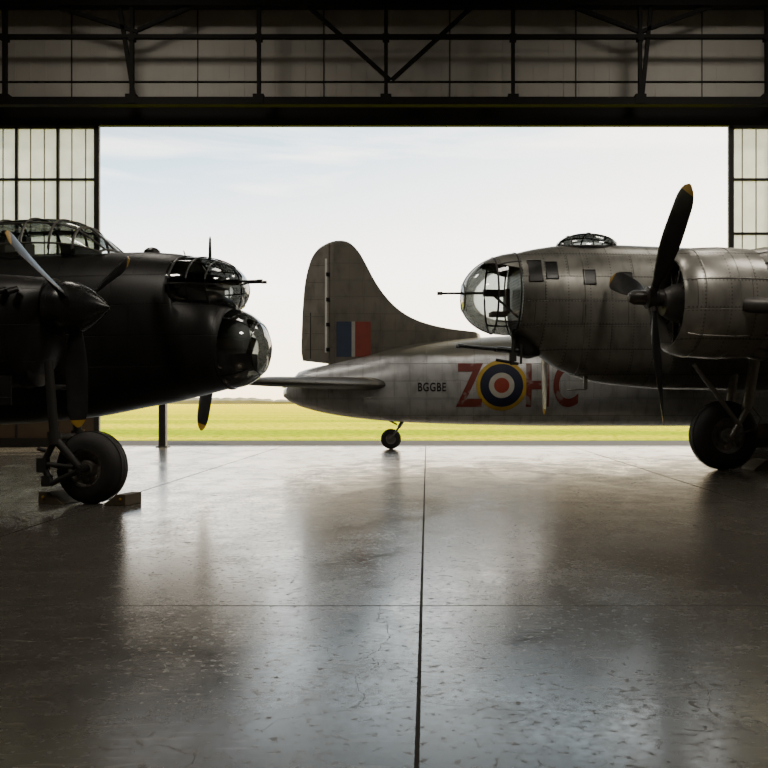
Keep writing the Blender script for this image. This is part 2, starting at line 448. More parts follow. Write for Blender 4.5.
wing('tailplane', [(-12.8, 1.4, -3.2, 3.3, .08), (-12.4, 2, 0, 3.3, .1), (-12.8, 1.4, 3.2, 3.3, .08)], M_BLACK, A)
for yy in (-3.2, 3.2):
    wing('tail_fin', [(-13.2, .8, yy, 2.2, .1), (-12.6, 1.9, yy, 2.7, .1), (-12.6, 1.9, yy, 4.2, .1), (-13.2, 1.0, yy, 4.8, .08)], M_BLACK, A, vert=True)
wheel(A, (.55, -3.0, .56), .56, .48)
mb = MB()
for yy in (-.31, .31):
    mb.tube((.0, -3+yy, 2.2), (.10, -3+yy, 1.02), .07, .07); mb.tube((.10, -3+yy, 1.02), (.55, -3+yy, .56), .06)
    mb.tube((.09, -3+yy, 1.12), (.11, -3+yy, .92), .10)
mb.tube((.55, -3.36, .56), (.55, -2.64, .56), .06)
mb.tube((.10, -3.3, 1.02), (.10, -2.7, 1.02), .06); mb.tube((.03, -3.3, 1.8), (.03, -2.7, 1.8), .04)
mb.tube((.08, -3.3, .95), (-.10, -3.3, .62), .05); mb.tube((-.10, -3.3, .62), (.04, -3.3, .32), .05); mb.tube((.04, -3.3, .32), (.5, -3.32, .52), .045)
mb.tube((-.10, -3.3, .62), (.45, -3.32, .58), .04)
mb.box((-.10, -3.3, .6), (.16, .12, .22)); mb.box((-.03, -3.3, .36), (.14, .1, .16))
mb.tube((.0, -3.28, .8), (-.2, -3.28, .85), .03)
mb.obj('landing_gear_strut', [M_FRAME], A)
for yy in (-3.5, -2.5):
    mb = MB(); mb.box((-1.05, yy, 1.75), (1.1, .03, .45)); mb.obj('gear_door', [M_BLACK], A)
mb = MB(); mb.tube((-13.6, 0, 2.2), (-13.8, 0, .4), .06)
mb.obj('tail_strut', [M_FRAME], A)
wheel(A, (-13.8, 0, .35), .35, .2, 'tail_wheel')

# ================================================================== AIRCRAFT B (olive, nose to the door centre)
B = empty('bomber_aircraft', (4.03, 21.47, 0), radians(187), 'weathered olive radial-engined bomber with glazed nose and raised propeller', 'aircraft')
FB = Fus([(-15, 4.3, 3.6, .15, 2), (-12, 4.7, 3.0, .6, 2), (-8, 5.0, 2.1, 1.05, 2.1), (-4.3, 5.2, 1.85, 1.2, 2.2), (-2, 5.26, 1.86, 1.2, 2.2), (-.1, 5.29, 2.0, 1.18, 2.2),
          (.9, 5.25, 2.32, 1.12, 2.1), (1.4, 5.18, 2.66, 1.06, 2.1), (1.75, 5.11, 2.95, 1.0, 2.05), (1.98, 5.05, 3.12, .96, 2.0)])
mb = MB(); mb.loft(FB.rings(.12))
for x in (.6,):
    mb.poly(FB.ring(x, 48, .004)+[FB.ring(x, 48, .004)[0]], .012)
mb.obj('fuselage', [M_OLIVE], B, ang=50)
ND = (1.98, 4.085, .955, .965, 1.3, 2.1)
mb = MB(); dome(mb, *ND, zd=-.10)
mb.obj('nose_glazing', [M_NGLASS], B, label='large clear moulded nose glazing')
mb = MB(); dome_frames(mb, *ND, rings=(0.03,), mer=0, r=.022, zd=-.10)
dome_frames(mb, *ND, rings=(.42,), mer=4, r=.024, phase=pi/4, p0=.0, p1=.42, zd=-.10)
dome_frames(mb, *ND, rings=(1.25,), mer=2, r=.016, phase=pi/2, p0=.42, p1=1.25, zd=-.10)
mb.obj('nose_frame', [M_FRAME], B)
# metal brow over the top of the glazing
mb = MB(); rr = []
x0_, zc_, w_, h_, L_, e_ = ND
for j in range(9):
    ph = .62*j/8; k = cos(ph)**(2/e_)*1.012; q = sin(ph)**(2/e_) if ph > 0 else 0
    half = radians(58)*(1-.55*(j/8)**1.5)
    rr.append([Vector((x0_+L_*q, w_*k*cos(pi/2+half*(1-2*i/14)), zc_-.10*q+h_*k*sin(pi/2+half*(1-2*i/14)))) for i in range(15)])
mb.loft(rr, False, close=False); mb.obj('nose_brow', [M_OLIVE], B, label='olive metal brow above the nose glazing')
mb = MB(); mb.tube((2.6, .1, 4.1), (3.78, .15, 4.07), .033, .026); mb.tube((3.72, .15, 4.07), (3.84, .15, 4.07), .042); mb.box((2.5, .1, 4.1), (.5, .14, .16))
mb.tube((2.0, .5, 3.5), (2.5, .1, 4.05), .03)
mb.obj('nose_gun', [M_BLKPL], B)
mb = MB(); mb.box((2.3, -.35, 3.65), (.4, .4, .12)); mb.box((2.1, -.35, 3.95), (.1, .4, .6))
mb.obj('bombardier_seat', [M_SEAT], B, bevel=.03)
for (a, b, c, d) in ((1.55, 1.85, 4.28, 4.78), (1.20, 1.46, 4.34, 4.74), (.35, .62, 4.22, 4.55), (-.5, -.22, 4.28, 4.5)):
    mb = MB(); patch(mb, FB, a, b, c, d, 1)
    o = mb.obj('cheek_window', [M_BLKPL], B, label='small dark rectangular side window')
    mb = MB(); mb.poly([(a, FB.sy(a, c, 1), c), (b, FB.sy(b, c, 1), c), (b, FB.sy(b, d, 1), d), (a, FB.sy(a, d, 1), d), (a, FB.sy(a, c, 1), c)], .018)
    mb.obj('window_frame', [M_FRAME], o)
mb = MB(); R_ = []
for i in range(17):
    t = i/16; x = -.55+1.55*t; k = sqrt(max(.0, 1-(2*t-1)**2)) if 0 < t < 1 else .02
    R_.append([Vector((x, .55*k*cos(a), 5.17+.40*k*sin(a))) for a in [pi*q/16 for q in range(17)]])
mb.loft(R_, False, close=False); mb.obj('cockpit_bubble', [M_TGLASS], B, label='low clear cockpit canopy bubble')
mb = MB()
for i in (3, 8, 13): mb.poly(R_[i], .018)
for k in (5, 11): mb.poly([r[k] for r in R_], .016)
mb.poly([r[0] for r in R_], .03); mb.poly([r[-1] for r in R_], .03)
mb.obj('bubble_frame', [M_FRAME], B)
mb = MB(); mb.lathe([(0, .40), (.35, .36), (.48, .26), (.54, .05)], axis_mat((1.66, 0, 3.12), (0, 0, -1)), 28)
mb.obj('chin_turret', [M_FRAME], B, label='small dark gun mount under the nose')
for yy in (-.1, .2):
    mb = MB(); mb.tube((1.75, yy, 2.74), (3.3, yy, 2.86), .038, .030); mb.tube((1.9, yy, 2.75), (2.45, yy, 2.795), .055); mb.tube((3.24, yy, 2.855), (3.36, yy, 2.865), .042)
    mb.obj('chin_gun', [M_BLKPL], B)
mb = MB(); mb.tube((2.02, .2, 3.25), (2.10, .25, 2.42), .055); mb.tube((2.45, .12, 2.54), (1.95, .30, 2.44), .035); mb.tube((1.88, .3, 2.9), (1.90, .32, 2.44), .03); mb.box((2.08, .25, 2.6), (.16, .12, .2))
mb.obj('antenna_strut', [M_FRAME], B)
mb = MB(); mb.tube((.35, .3, 2.25), (.35, .3, 1.85), .05); mb.tube((.33, .3, 1.86), (.8, .3, 1.84), .025)
mb.obj('pitot_tube', [M_STEEL], B)
def engineB(y, z=3.64, x0=0.0):
    M = Matrix.Translation((x0, y, z-.1))
    mb = MB()
    mb.lathe([(-.95, .9), (-.5, .9), (-.22, .82), (-.16, .84), (-.13, .90), (-.2, .98), (-.45, 1.05), (-1.1, 1.09), (-1.75, 1.06), (-1.78, .98), (-1.5, .95)], M, 56, cap=False)
    for xx in (-.5, -1.15):
        mb.lathe([(xx-.012, 1.04 if xx > -1 else 1.075), (xx-.012, 1.068 if xx > -1 else 1.098), (xx+.012, 1.068 if xx > -1 else 1.098), (xx+.012, 1.04 if xx > -1 else 1.075)], M, 56, cap=False)
    for q in range(6):
        a = 2*pi*q/6+.35
        mb.poly([M @ Vector((xx, rr*cos(a), rr*sin(a))) for xx, rr in ((-.25, 1.0), (-.45, 1.055), (-.8, 1.078), (-1.1, 1.092), (-1.5, 1.076), (-1.74, 1.065))], .010)
    c = mb.obj('engine_cowl', [M_COWL], B, label='round grey engine cowling', ang=45)
    mb = MB()
    for q in range(18):
        a0 = 2*pi*q/18+.03; a1 = 2*pi*(q+1)/18-.03
        rr = [[M @ Vector((x, r*cos(a0+(a1-a0)*i/5), r*sin(a0+(a1-a0)*i/5))) for i in range(6)] for x, r in ((-1.76, 1.06), (-2.1, 1.12), (-2.1, 1.09), (-1.76, 1.03))]
        mb.loft(rr, False, close=False)
    mb.obj('cowl_flap', [M_COWL], c)
    mb = MB(); mb.lathe([(.0, .05), (-.05, .25), (-.2, .34), (-.45, .42), (-1.0, .42), (-1.0, .9)], M, 32)
    for q in range(9):
        a = 2*pi*q/9
        for k in range(9):
            r0 = .42+k*.05
            mb.tube(M @ Vector((-.6, r0*sin(a), r0*cos(a))), M @ Vector((-.6, (r0+.03)*sin(a), (r0+.03)*cos(a))), .15, n=14)
        mb.tube(M @ Vector((-.6, .4*sin(a), .4*cos(a))), M @ Vector((-.6, .86*sin(a), .86*cos(a))), .12)
        mb.tube(M @ Vector((-.35, .36*sin(a+.1), .36*cos(a+.1))), M @ Vector((-.42, .82*sin(a+.1), .82*cos(a+.1))), .022)
    mb.obj('radial_engine', [M_ENG], B)
    F = Fus([(-7, z-.2, z-.6, .1, 2), (-5, z+.45, z-.8, .6, 2), (-3.2, z+.75, z-1.0, .85, 2), (-1.7+x0, z+.86, z-1.05, .95, 2)])
    mb = MB(); mb.loft([[p+Vector((0, y, 0)) for p in r] for r in F.rings(.25)])
    mb.obj('engine_nacelle', [M_OLIVE], B)
    s = 1
    mb = MB(); mb.poly([(-1.3, y+s*1.0, z-.22), (-1.5, y+s*1.14, z-.25), (-2.4, y+s*1.16, z-.25), (-3.4, y+s*.96, z-.25), (-4.0, y+s*.7, z-.3)], .15, 14)
    mb.obj('exhaust_pipe', [M_ENG], B)
    mb = MB(); mb.poly([(-1.9, y+s*.85, z-.65), (-2.6, y+s*.9, z-.75), (-3.4, y+s*.6, z-.9)], .1, 12)
    mb.obj('exhaust_pipe', [M_ENG], B)
engineB(3.9, z=3.6, x0=-.05); engineB(-3.5)
propeller(B, (.06, 3.9, 3.6), 2.56, radians(46), M_PHUB, cm=.42)
propeller(B, (.3, -3.5, 3.64), 2.45, radians(180), M_PHUB, cm=.26, tws=-.6, bm_=M_PBLADE, lab='propeller blade with rim light in its pale colour and yellow tip')
wing('wing', [(-1.5, 5.2, .8, 2.7, .13), (-1.6, 5.0, 3.5, 2.95, .13), (-2.4, 3.4, 9.5, 3.5, .1), (-3, 1.6, 10.3, 3.6, .06)], M_OLIVE, B)
wing('wing', [(-1.5, 5.2, -.8, 2.7, .13), (-1.6, 5.0, -3.5, 2.95, .13), (-1.9, 4.4, -4.8, 3.1, .1), (-2.4, 3, -5.2, 3.15, .06)], M_OLIVE, B)
wing('tailplane', [(-12.6, 1.5, -5, 4.1, .08), (-11.8, 2.6, 0, 4.1, .1), (-12.6, 1.5, 5, 4.1, .08)], M_OLIVE, B)
wing('tail_fin', [(-9, 5.5, 0, 4.6, .06), (-11, 3.6, 0, 5.5, .08), (-12.3, 2.2, 0, 7.2, .1), (-13, 1.2, 0, 8, .08)], M_OLIVE, B, vert=True)
wheel(B, (-2.65, 1.15, .79), .79, .6)
mb = MB()
mb.tube((-3.2, 1.6, 2.6), (-3.0, 1.6, 1.4), .12, .11); mb.tube((-3.0, 1.6, 1.4), (-2.65, 1.55, .79), .07)
mb.tube((-3.2, .7, 2.6), (-3.0, .7, 1.4), .1); mb.tube((-3.0, .7, 1.4), (-2.65, .75, .79), .06)
mb.tube((-2.65, 1.6, .79), (-2.65, .7, .79), .07)
mb.tube((-1.75, 1.6, 2.4), (-2.85, 1.6, 1.0), .055)
mb.tube((-3.0, 1.6, 1.4), (-3.0, .7, 1.4), .05)
mb.poly([(-3.05, 1.66, 1.5), (-3.3, 1.68, 1.2), (-3.15, 1.68, .95), (-2.75, 1.62, .82)], .025)
mb.obj('landing_gear_strut', [M_STEEL], B)
mb = MB(); mb.tube((-12.6, 0, 3.0), (-12.9, 0, .4), .07); mb.obj('tail_strut', [M_STEEL], B)
wheel(B, (-12.9, 0, .35), .35, .2, 'tail_wheel')

# ================================================================== AIRCRAFT C (tail section in the doorway)
YC = 29.4
C = empty('bomber_aircraft', (0, YC, 0), 0, 'silver and brown bomber with tall fin, red code letters and roundel', 'aircraft')
kC = YC/900
def cx(px): return (px-427)*kC
def cz(py): return 1.6+(400-py)*kC
FCs = Fus([(cx(284), cz(390), cz(397), .14, 2.4), (cx(289), cz(383), cz(401), .28, 2.4), (cx(299), cz(372), cz(406), .42, 2.2), (cx(330), cz(364), cz(414), .6, 2), (cx(365), cz(356), cz(419), .75, 2),
           (cx(410), cz(345), cz(422.5), .92, 2.1), (cx(470), cz(338), cz(424.5), 1.04, 2.1), (cx(560), cz(334), cz(426), 1.1, 2.1), (9.5, 3.85, .75, 1.1, 2.1), (12.5, 3.7, 1.0, 1.0, 2.1), (14, 3.4, 1.4, .7, 2), (14.6, 2.9, 1.8, .3, 2)])
mb = MB(); mb.loft(FCs.rings(.25)); mb.obj('fuselage', [M_SILVER], C, ang=50)
def slab(name, pts, thick, m, parent):
    mb = MB(); n = len(pts); cxm = sum(p[0] for p in pts)/n; czm = sum(p[1] for p in pts)/n
    rings = []
    for s, k in ((-1, .95), (-.55, .99), (0, 1.0), (.55, .99), (1, .95)):
        rings.append([Vector((cxm+(p[0]-cxm)*k, s*thick/2, czm+(p[1]-czm)*k)) for p in pts])
    mb.loft(rings, True)
    return mb.obj(name, m, parent, ang=40)
def crom(P, k=5):
    out = []
    for i in range(len(P)-1):
        p0 = P[max(i-1, 0)]; p1 = P[i]; p2 = P[i+1]; p3 = P[min(i+2, len(P)-1)]
        for j in range(k):
            t = j/k
            out.append(tuple(.5*((2*p1[d])+(-p0[d]+p2[d])*t+(2*p0[d]-5*p1[d]+4*p2[d]-p3[d])*t*t+(-p0[d]+3*p1[d]-3*p2[d]+p3[d])*t**3) for d in (0, 1)))
    out.append(P[-1]); return out
lead = crom([(328, 243), (334, 241), (342, 240.5), (350, 243), (358, 251), (365, 263), (374, 280), (384, 295), (396, 308), (410, 318), (428, 325.5), (452, 331), (480, 334.5)])
fin = [(328, 368), (328, 300)] + lead + [(484, 352), (440, 358), (380, 366)]
slab('tail_fin', [(cx(a), cz(b)) for a, b in fin], .30, M_FIN, C)
rud = [(330, 364)] + crom([(303, 361), (301.5, 352), (302, 330), (303, 308), (305, 285), (308.5, 268), (313, 256), (320, 247.5), (330, 242)]) + [(330, 262), (330, 300)]
slab('rudder', [(cx(a), cz(b)) for a, b in rud], .24, M_RUDDER, C)
for y in (275, 300, 325, 350):
    mb = MB(); mb.box((cx(328.5), -.13, cz(y)), (.12, .06, .12)); mb.obj('rudder_hinge', [M_BLKPL], C)
mb = MB(); mb.box((cx(326.5), -.13, cz(306)), (.07, .04, 3.05)); mb.obj('hinge_strip', [M_PALE], C, label='pale vertical hinge line strip')
for y, xa in ((266, 312), (283, 308), (300, 306), (317, 305), (334, 305), (350, 305)):
    mb = MB(); mb.box((cx((xa+325)/2), -.118, cz(y)), (cx(325)-cx(xa), .012, .02)); mb.obj('rudder_rib', [M_FIN], C)
mb = MB(); mb.box((cx(311), -.118, cz(336)), (.03, .012, 1.5)); mb.obj('trim_tab', [M_FRAME], C)
for sd in (-1, 1):
    mb = MB()
    for a, b, mi in ((337, 352, 0), (352, 355.5, 1), (355.5, 371, 2)):
        x0, x1 = cx(a), cx(b); z0, z1 = cz(357), cz(322)
        mb.box(((x0+x1)/2, sd*.158, (z0+z1)/2), (x1-x0, .012, z1-z0), mi=mi)
    mb.obj('fin_flash', [M_FBLUE, M_FWHITE, M_FRED], C, label='blue, white and red fin flash')
for sd in (-1, 1):
    wing('tailplane', [(-1.0, 3.0, sd*.3, 2.08, .17), (-2.2, 2.5, sd*2.4, 2.08, .17), (-3.6, 1.9, sd*4.8, 2.08, .17), (-4.5, 1.2, sd*5.8, 2.08, .16), (-4.95, .6, sd*6.1, 2.08, .12)], M_TPL, C)
kn = (YC-1.0)/900
def nx(px): return (px-427)*kn
text_on(FCs, 'Z', nx(456), 1.38, nx(483)-nx(456), 1.38, -1, 'code_letter', M_LRED, C, .025)
text_on(FCs, 'H', nx(526), 1.38, nx(549)-nx(526), 1.38, -1, 'code_letter', M_LRED, C, .025)
text_on(FCs, 'C', nx(553), 1.38, nx(578)-nx(553), 1.38, -1, 'code_letter', M_LRED, C, .025)
text_on(FCs, 'BGGBE', nx(418), 1.87, nx(446)-nx(418), .28, -1, 'serial_number', M_LTRK, C, .018)
mb = MB(); rx = nx(501.5)
disc_patch(mb, FCs, rx, 2.06, .68, .80, -1, 0); disc_patch(mb, FCs, rx, 2.06, .40, .68, -1, 1); disc_patch(mb, FCs, rx, 2.06, .24, .40, -1, 2); disc_patch(mb, FCs, rx, 2.06, .0, .24, -1, 3)
mb.obj('roundel', [M_RYEL, M_BLUE, M_WHITE, M_RED], C, label='yellow, blue, white and red roundel')
tw = (cx(391), 0, .33)
wheel(C, tw, .33, .2, 'tail_wheel')
mb = MB()
mb.tube((cx(406), 0, 1.1), (cx(399), 0, .72), .07, .06)
for s in (-.14, .14):
    mb.tube((cx(399), s, .72), (tw[0], s, .33), .035)
mb.tube((cx(399), -.14, .72), (cx(399), .14, .72), .05); mb.tube((tw[0], -.15, .33), (tw[0], .15, .33), .035)
mb.tube((cx(385), 0, 1.0), (cx(397), 0, .8), .03)
mb.obj('tail_strut', [M_STEEL], C)
mb = MB(); mb.tube((11.5, -1.0, 2.0), (11.5, -2.2, .75), .1); mb.tube((11.5, -2.5, .7), (11.5, -1.9, .7), .07); mb.obj('landing_gear_strut', [M_STEEL], C)
wheel(C, (11.5, -2.3, .7), .7, .45)
wing('wing', [(11.0, 3.6, -.6, 1.95, .13), (10.8, 3.2, -3.5, 2.1, .12), (10.4, 2.4, -4.6, 2.15, .08)], M_SILVER, C)

# ================================================================== chocks, bollard
def chock(x, y, rz, label, sc=1):
    mb = MB(); mb.loft([[Vector((-.2, s, 0)), Vector((.16, s, 0)), Vector((.15, s, .03)), Vector((-.04, s, .17)), Vector((-.2, s, .17))] for s in (-.24, .24)], True, 0)
    mb.tube((-.12, -.26, .1), (-.12, .26, .1), .02, mi=1)
    bmesh.ops.scale(mb.bm, vec=(sc, sc, sc), verts=mb.bm.verts)
    o = mb.obj('wheel_chock', [M_WOOD, M_YEL], bevel=.008); o.location = (x, y, 0); o.rotation_euler = (0, 0, rz)
    o['label'] = label; o['category'] = 'wheel chock'; o['group'] = 'wheel chocks by the main wheels'
def loc2w(E, p):
    a = E.rotation_euler.z; return (E.location.x+p[0]*cos(a)-p[1]*sin(a), E.location.y+p[0]*sin(a)+p[1]*cos(a))
x, y = loc2w(A, (.55+.50, -3.0)); chock(x, y, radians(168), 'worn wooden chock in front of the black bomber wheel')
x, y = loc2w(A, (.55-.54, -3.0)); chock(x, y, radians(-12), 'worn wooden chock behind the black bomber wheel', 1.1)
x, y = loc2w(B, (-2.65-.80, 1.15)); chock(x, y, radians(187), 'worn wooden chock behind the olive bomber wheel', 1.35)
mb = MB(); mb.box((0, 0, .95), (.24, .24, 1.9)); mb.box((0, 0, .02), (.4, .4, .04)); mb.box((0, 0, 1.92), (.28, .28, .04))
o = mb.obj('bollard_post', [M_FRAME], bevel=.01); o.location = ((163-427)*30.6/900, 30.6, 0)
o['label'] = 'dark square steel post standing at the hangar threshold'; o['category'] = 'post'

# ================================================================== HANGAR
YW = 31.0
kW = YW/900
def wx(px): return (px-427)*kW
def wz(py): return 1.6+(400-py)*kW
def concrete():
    m, nt, out = newmat('polished_concrete')
    b = N(nt, 'ShaderNodeBsdfPrincipled'); nt.links.new(b.outputs[0], out.inputs[0])
    tc = N(nt, 'ShaderNodeTexCoord'); V = tc.outputs['Object']
    def noise(scale, det=6, dist=0, sc=None):
        n = N(nt, 'ShaderNodeTexNoise'); n.inputs['Scale'].default_value = scale; n.inputs['Detail'].default_value = det; n.inputs['Distortion'].default_value = dist
        if sc:
            mp = N(nt, 'ShaderNodeMapping'); mp.inputs['Scale'].default_value = sc
            nt.links.new(V, mp.inputs[0]); nt.links.new(mp.outputs[0], n.inputs['Vector'])
        else: nt.links.new(V, n.inputs['Vector'])
        return n.outputs[0]
    n1 = noise(.35, 8, .3); n2 = noise(2.5, 8, .5); n3 = noise(18, 9); n4 = noise(.9, 6, 1.2, (1, .45, 1)); n5 = noise(80, 4); n6 = noise(8, 9, .8)
    c = mixc(nt, n1, (.046, .042, .036), (.105, .097, .084))
    c = mixc(nt, math_(nt, 'MULTIPLY', n2, .7), c, (.09, .081, .067))
    c = mixc(nt, math_(nt, 'MULTIPLY', math_(nt, 'SUBTRACT', n5, .35), .6), c, (.042, .038, .033))
    st = math_(nt, 'MULTIPLY', math_(nt, 'MAXIMUM', math_(nt, 'SUBTRACT', n3, .61), 0), 7)
    c = mixc(nt, st, c, (.018, .016, .014))
    st2 = math_(nt, 'MINIMUM', math_(nt, 'MULTIPLY', math_(nt, 'MAXIMUM', math_(nt, 'SUBTRACT', n6, .63), 0), 8), .8)
    c = mixc(nt, st2, c, (.018, .016, .014))
    n7 = noise(3.0, 9, 2.0, (.5, 3.0, 1))
    sc = math_(nt, 'MINIMUM', math_(nt, 'MULTIPLY', math_(nt, 'MAXIMUM', math_(nt, 'SUBTRACT', n7, .58), 0), 7), .55)
    c = mixc(nt, sc, c, (.18, .165, .14))
    sx = N(nt, 'ShaderNodeSeparateXYZ'); nt.links.new(V, sx.inputs[0])
    wob = math_(nt, 'MULTIPLY', math_(nt, 'SUBTRACT', n3, .5), .006)
    X = math_(nt, 'ADD', sx.outputs[0], wob); Y = math_(nt, 'ADD', sx.outputs[1], wob)
    j0 = math_(nt, 'LESS_THAN', math_(nt, 'ABSOLUTE', math_(nt, 'ADD', X, .045)), .0115)
    jx = math_(nt, 'LESS_THAN', math_(nt, 'PINGPONG', math_(nt, 'ADD', X, 100.0), 2.5), .020)
    jx = math_(nt, 'MULTIPLY', jx, math_(nt, 'GREATER_THAN', math_(nt, 'ABSOLUTE', X), 2.0))
    jy = math_(nt, 'LESS_THAN', math_(nt, 'PINGPONG', math_(nt, 'ADD', Y, 42.0), 3.5), .012)
    J = math_(nt, 'MAXIMUM', j0, math_(nt, 'MULTIPLY', math_(nt, 'MAXIMUM', jx, jy), .8))
    vo = N(nt, 'ShaderNodeTexVoronoi'); vo.feature = 'DISTANCE_TO_EDGE'; vo.inputs['Scale'].default_value = .35
    vm = N(nt, 'ShaderNodeVectorMath'); vm.operation = 'ADD'
    nn = N(nt, 'ShaderNodeTexNoise'); nn.inputs['Scale'].default_value = .9; nn.inputs['Detail'].default_value = 8
    nt.links.new(V, nn.inputs['Vector']); nt.links.new(V, vm.inputs[0]); nt.links.new(nn.outputs['Color'], vm.inputs[1])
    nt.links.new(vm.outputs[0], vo.inputs['Vector'])
    cr = math_(nt, 'MULTIPLY', math_(nt, 'LESS_THAN', vo.outputs['Distance'], .0009), .5)
    c = mixc(nt, cr, c, (.02, .018, .015))
    c = mixc(nt, J, c, (.005, .005, .005))
    nt.links.new(c, b.inputs['Base Color'])
    r = math_(nt, 'ADD', math_(nt, 'MULTIPLY', n4, .26), .09)
    r = math_(nt, 'ADD', r, math_(nt, 'MULTIPLY', math_(nt, 'SUBTRACT', n2, .5), .20))
    r = math_(nt, 'ADD', r, math_(nt, 'MULTIPLY', math_(nt, 'SUBTRACT', n3, .5), .26))
    r = math_(nt, 'ADD', r, math_(nt, 'MULTIPLY', math_(nt, 'MINIMUM', math_(nt, 'ADD', st, st2), 1.0), .28))
    r = math_(nt, 'MAXIMUM', r, .09)
    r = math_(nt, 'MAXIMUM', r, math_(nt, 'MULTIPLY', math_(nt, 'MAXIMUM', J, cr), .9))
    nt.links.new(r, b.inputs['Roughness'])
    b.inputs['Specular IOR Level'].default_value = .42
    b.inputs['Specular Tint'].default_value = (1, .84, .64, 1)
    h = math_(nt, 'ADD', math_(nt, 'MULTIPLY', n3, .13), math_(nt, 'MULTIPLY', n2, .28))
    h = math_(nt, 'ADD', h, math_(nt, 'MULTIPLY', n5, .05))
    h = math_(nt, 'SUBTRACT', h, J)
    bp = N(nt, 'ShaderNodeBump'); bp.inputs['Strength'].default_value = .10; bp.inputs['Distance'].default_value = .01
    nt.links.new(h, bp.inputs['Height']); nt.links.new(bp.outputs[0], b.inputs['Normal'])
    return m
M_FLOOR = concrete()
M_WALL = mat('panelled_hangar_wall', (.47, .45, .41), .7, 0, .2, 1.2, .1)
M_ROOF = mat('roof_sheet', (.06, .055, .05), .8, 0, .3, 1)
M_TRUSS = mat('truss_steel', (.014, .013, .012), .7, .0, .3, 3, spec=.15)
M_DOOR = mat('door_sheet', (.10, .07, .045), .7, 0, .3, 2)
def translucent():
    m, nt, out = newmat('frosted_pane')
    t = N(nt, 'ShaderNodeBsdfTranslucent')
    tp = N(nt, 'ShaderNodeBsdfTransparent'); tp.inputs[0].default_value = (.78, .77, .74, 1)
    tc = N(nt, 'ShaderNodeTexCoord'); nz = N(nt, 'ShaderNodeTexNoise'); nz.inputs['Scale'].default_value = 1.5
    nt.links.new(tc.outputs['Object'], nz.inputs['Vector'])
    c = mixc(nt, nz.outputs[0], (.42, .44, .44), (.72, .74, .74)); nt.links.new(c, t.inputs[0])
    mx = N(nt, 'ShaderNodeMixShader'); mx.inputs[0].default_value = .35
    nt.links.new(t.outputs[0], mx.inputs[1]); nt.links.new(tp.outputs[0], mx.inputs[2]); nt.links.new(mx.outputs[0], out.inputs[0])
    return m
M_PANE = translucent()

def struct(mb, name, m, label, cat, **k):
    o = mb.obj(name, m, **k); o['label'] = label; o['category'] = cat; o['kind'] = 'structure'; return o
mb = MB(); mb.box((0, 9.75, -.15), (56, 43.5, .3)); fl = struct(mb, 'floor', [M_FLOOR], 'polished grey concrete hangar floor with slab joints', 'floor')
ZT = wz(127); CE = 16.2
mb = MB(); mb.box((0, YW+.35, (ZT+.25+CE)/2), (56, .2, CE-ZT-.25))
mb.box((-24.2, YW+.35, ZT/2), (7.6, .2, ZT+.5)); mb.box((23.5, YW+.35, ZT/2), (9, .2, ZT+.5))
for i in range(-52, 52): mb.box((i*.53, YW+.245, (ZT+CE)/2), (.05, .02, CE-ZT-.6), mi=0)
for i in range(-14, 14, 2): mb.box((wx(69+63.5*i+508), YW+.24, (ZT+CE)/2), (.04, .03, CE-ZT-.6), mi=1)
struct(mb, 'wall_north', [M_WALL, M_FRAME], 'beige ribbed sheet-metal gable wall above the open doorway', 'wall')
lb = ZT+.03; lt = wz(108)
mb = MB(); mb.box((0, YW+.02, (lb+lt)/2), (56, .22, lt-lb))
struct(mb, 'trim_1', [M_TRUSS], 'deep dark steel door lintel beam', 'beam')
mb = MB(); mb.box((-28, 9.75, CE/2), (.3, 43.5, CE)); struct(mb, 'wall_west', [M_WALL], 'sheet-metal hangar side wall', 'wall')
mb = MB(); mb.box((28, 9.75, CE/2), (.3, 43.5, CE)); struct(mb, 'wall_east', [M_WALL], 'sheet-metal hangar side wall', 'wall')
mb = MB(); mb.box((0, -12, CE/2), (56, .3, CE)); struct(mb, 'wall_south', [M_DOOR], 'sheet-metal hangar end wall', 'wall')
mb = MB(); mb.box((0, 9.75, CE+.15), (56, 43.8, .3)); struct(mb, 'ceiling', [M_ROOF], 'dark sheet-metal hangar roof', 'ceiling')
YT = 30.2; kT = YT/900
def tp(px, py): return ((px-427)*kT, YT, 1.6+(400-py)*kT)
mb = MB()
mb.bar((-27, YT, tp(0, 102)[2]), (27, YT, tp(0, 102)[2]), .26, .3)
mb.bar((-27, YT, tp(0, 82)[2]), (27, YT, tp(0, 82)[2]), .05, .08)
mb.bar((-27, YT, tp(0, 37)[2]), (27, YT, tp(0, 37)[2]), .12, .2)
mb.bar((-27, YT, tp(0, 0)[2]), (27, YT, tp(0, 0)[2]), .5, .4)
for i in range(-3, 9):
    px = 5+127*i
    a = tp(px, 100); b = tp(px, 0); mb.bar(a, b, .12, .18)
for a, b in (((297, -4), (390, 80)), ((484, -4), (392, 80)), ((225, -8), (138, 30)), ((138, 32), (60, 8)), ((545, -4), (640, 32)), ((640, 32), (715, 5)),
             ((0, 38), (-80, -4)), ((118, -4), (134, 98)), ((652, -4), (642, 98)), ((768, 38), (850, -4))):
    mb.bar(tp(*a), tp(*b), .13, .12)
for px in (5, 132, 259, 386, 513, 640, 767):
    mb.box(tp(px, 100), (.36, .34, .32)); mb.box(tp(px, 38), (.22, .24, .22))
struct(mb, 'trim_2', [M_TRUSS], 'dark riveted steel truss spanning the hangar doorway', 'truss')
n = 3
for yy in (22, 13, 4):
    mb = MB()
    for z in (14.9, 16.0): mb.bar((-27, yy, z), (27, yy, z), .2, .2)
    for i in range(-6, 6):
        mb.bar((i*4.5, yy, 14.9), (i*4.5+2.25, yy, 16), .1, .1); mb.bar((i*4.5+2.25, yy, 16), (i*4.5+4.5, yy, 14.9), .1, .1)
    struct(mb, 'trim_%d' % n, [M_TRUSS], 'dark steel roof truss', 'truss'); n += 1
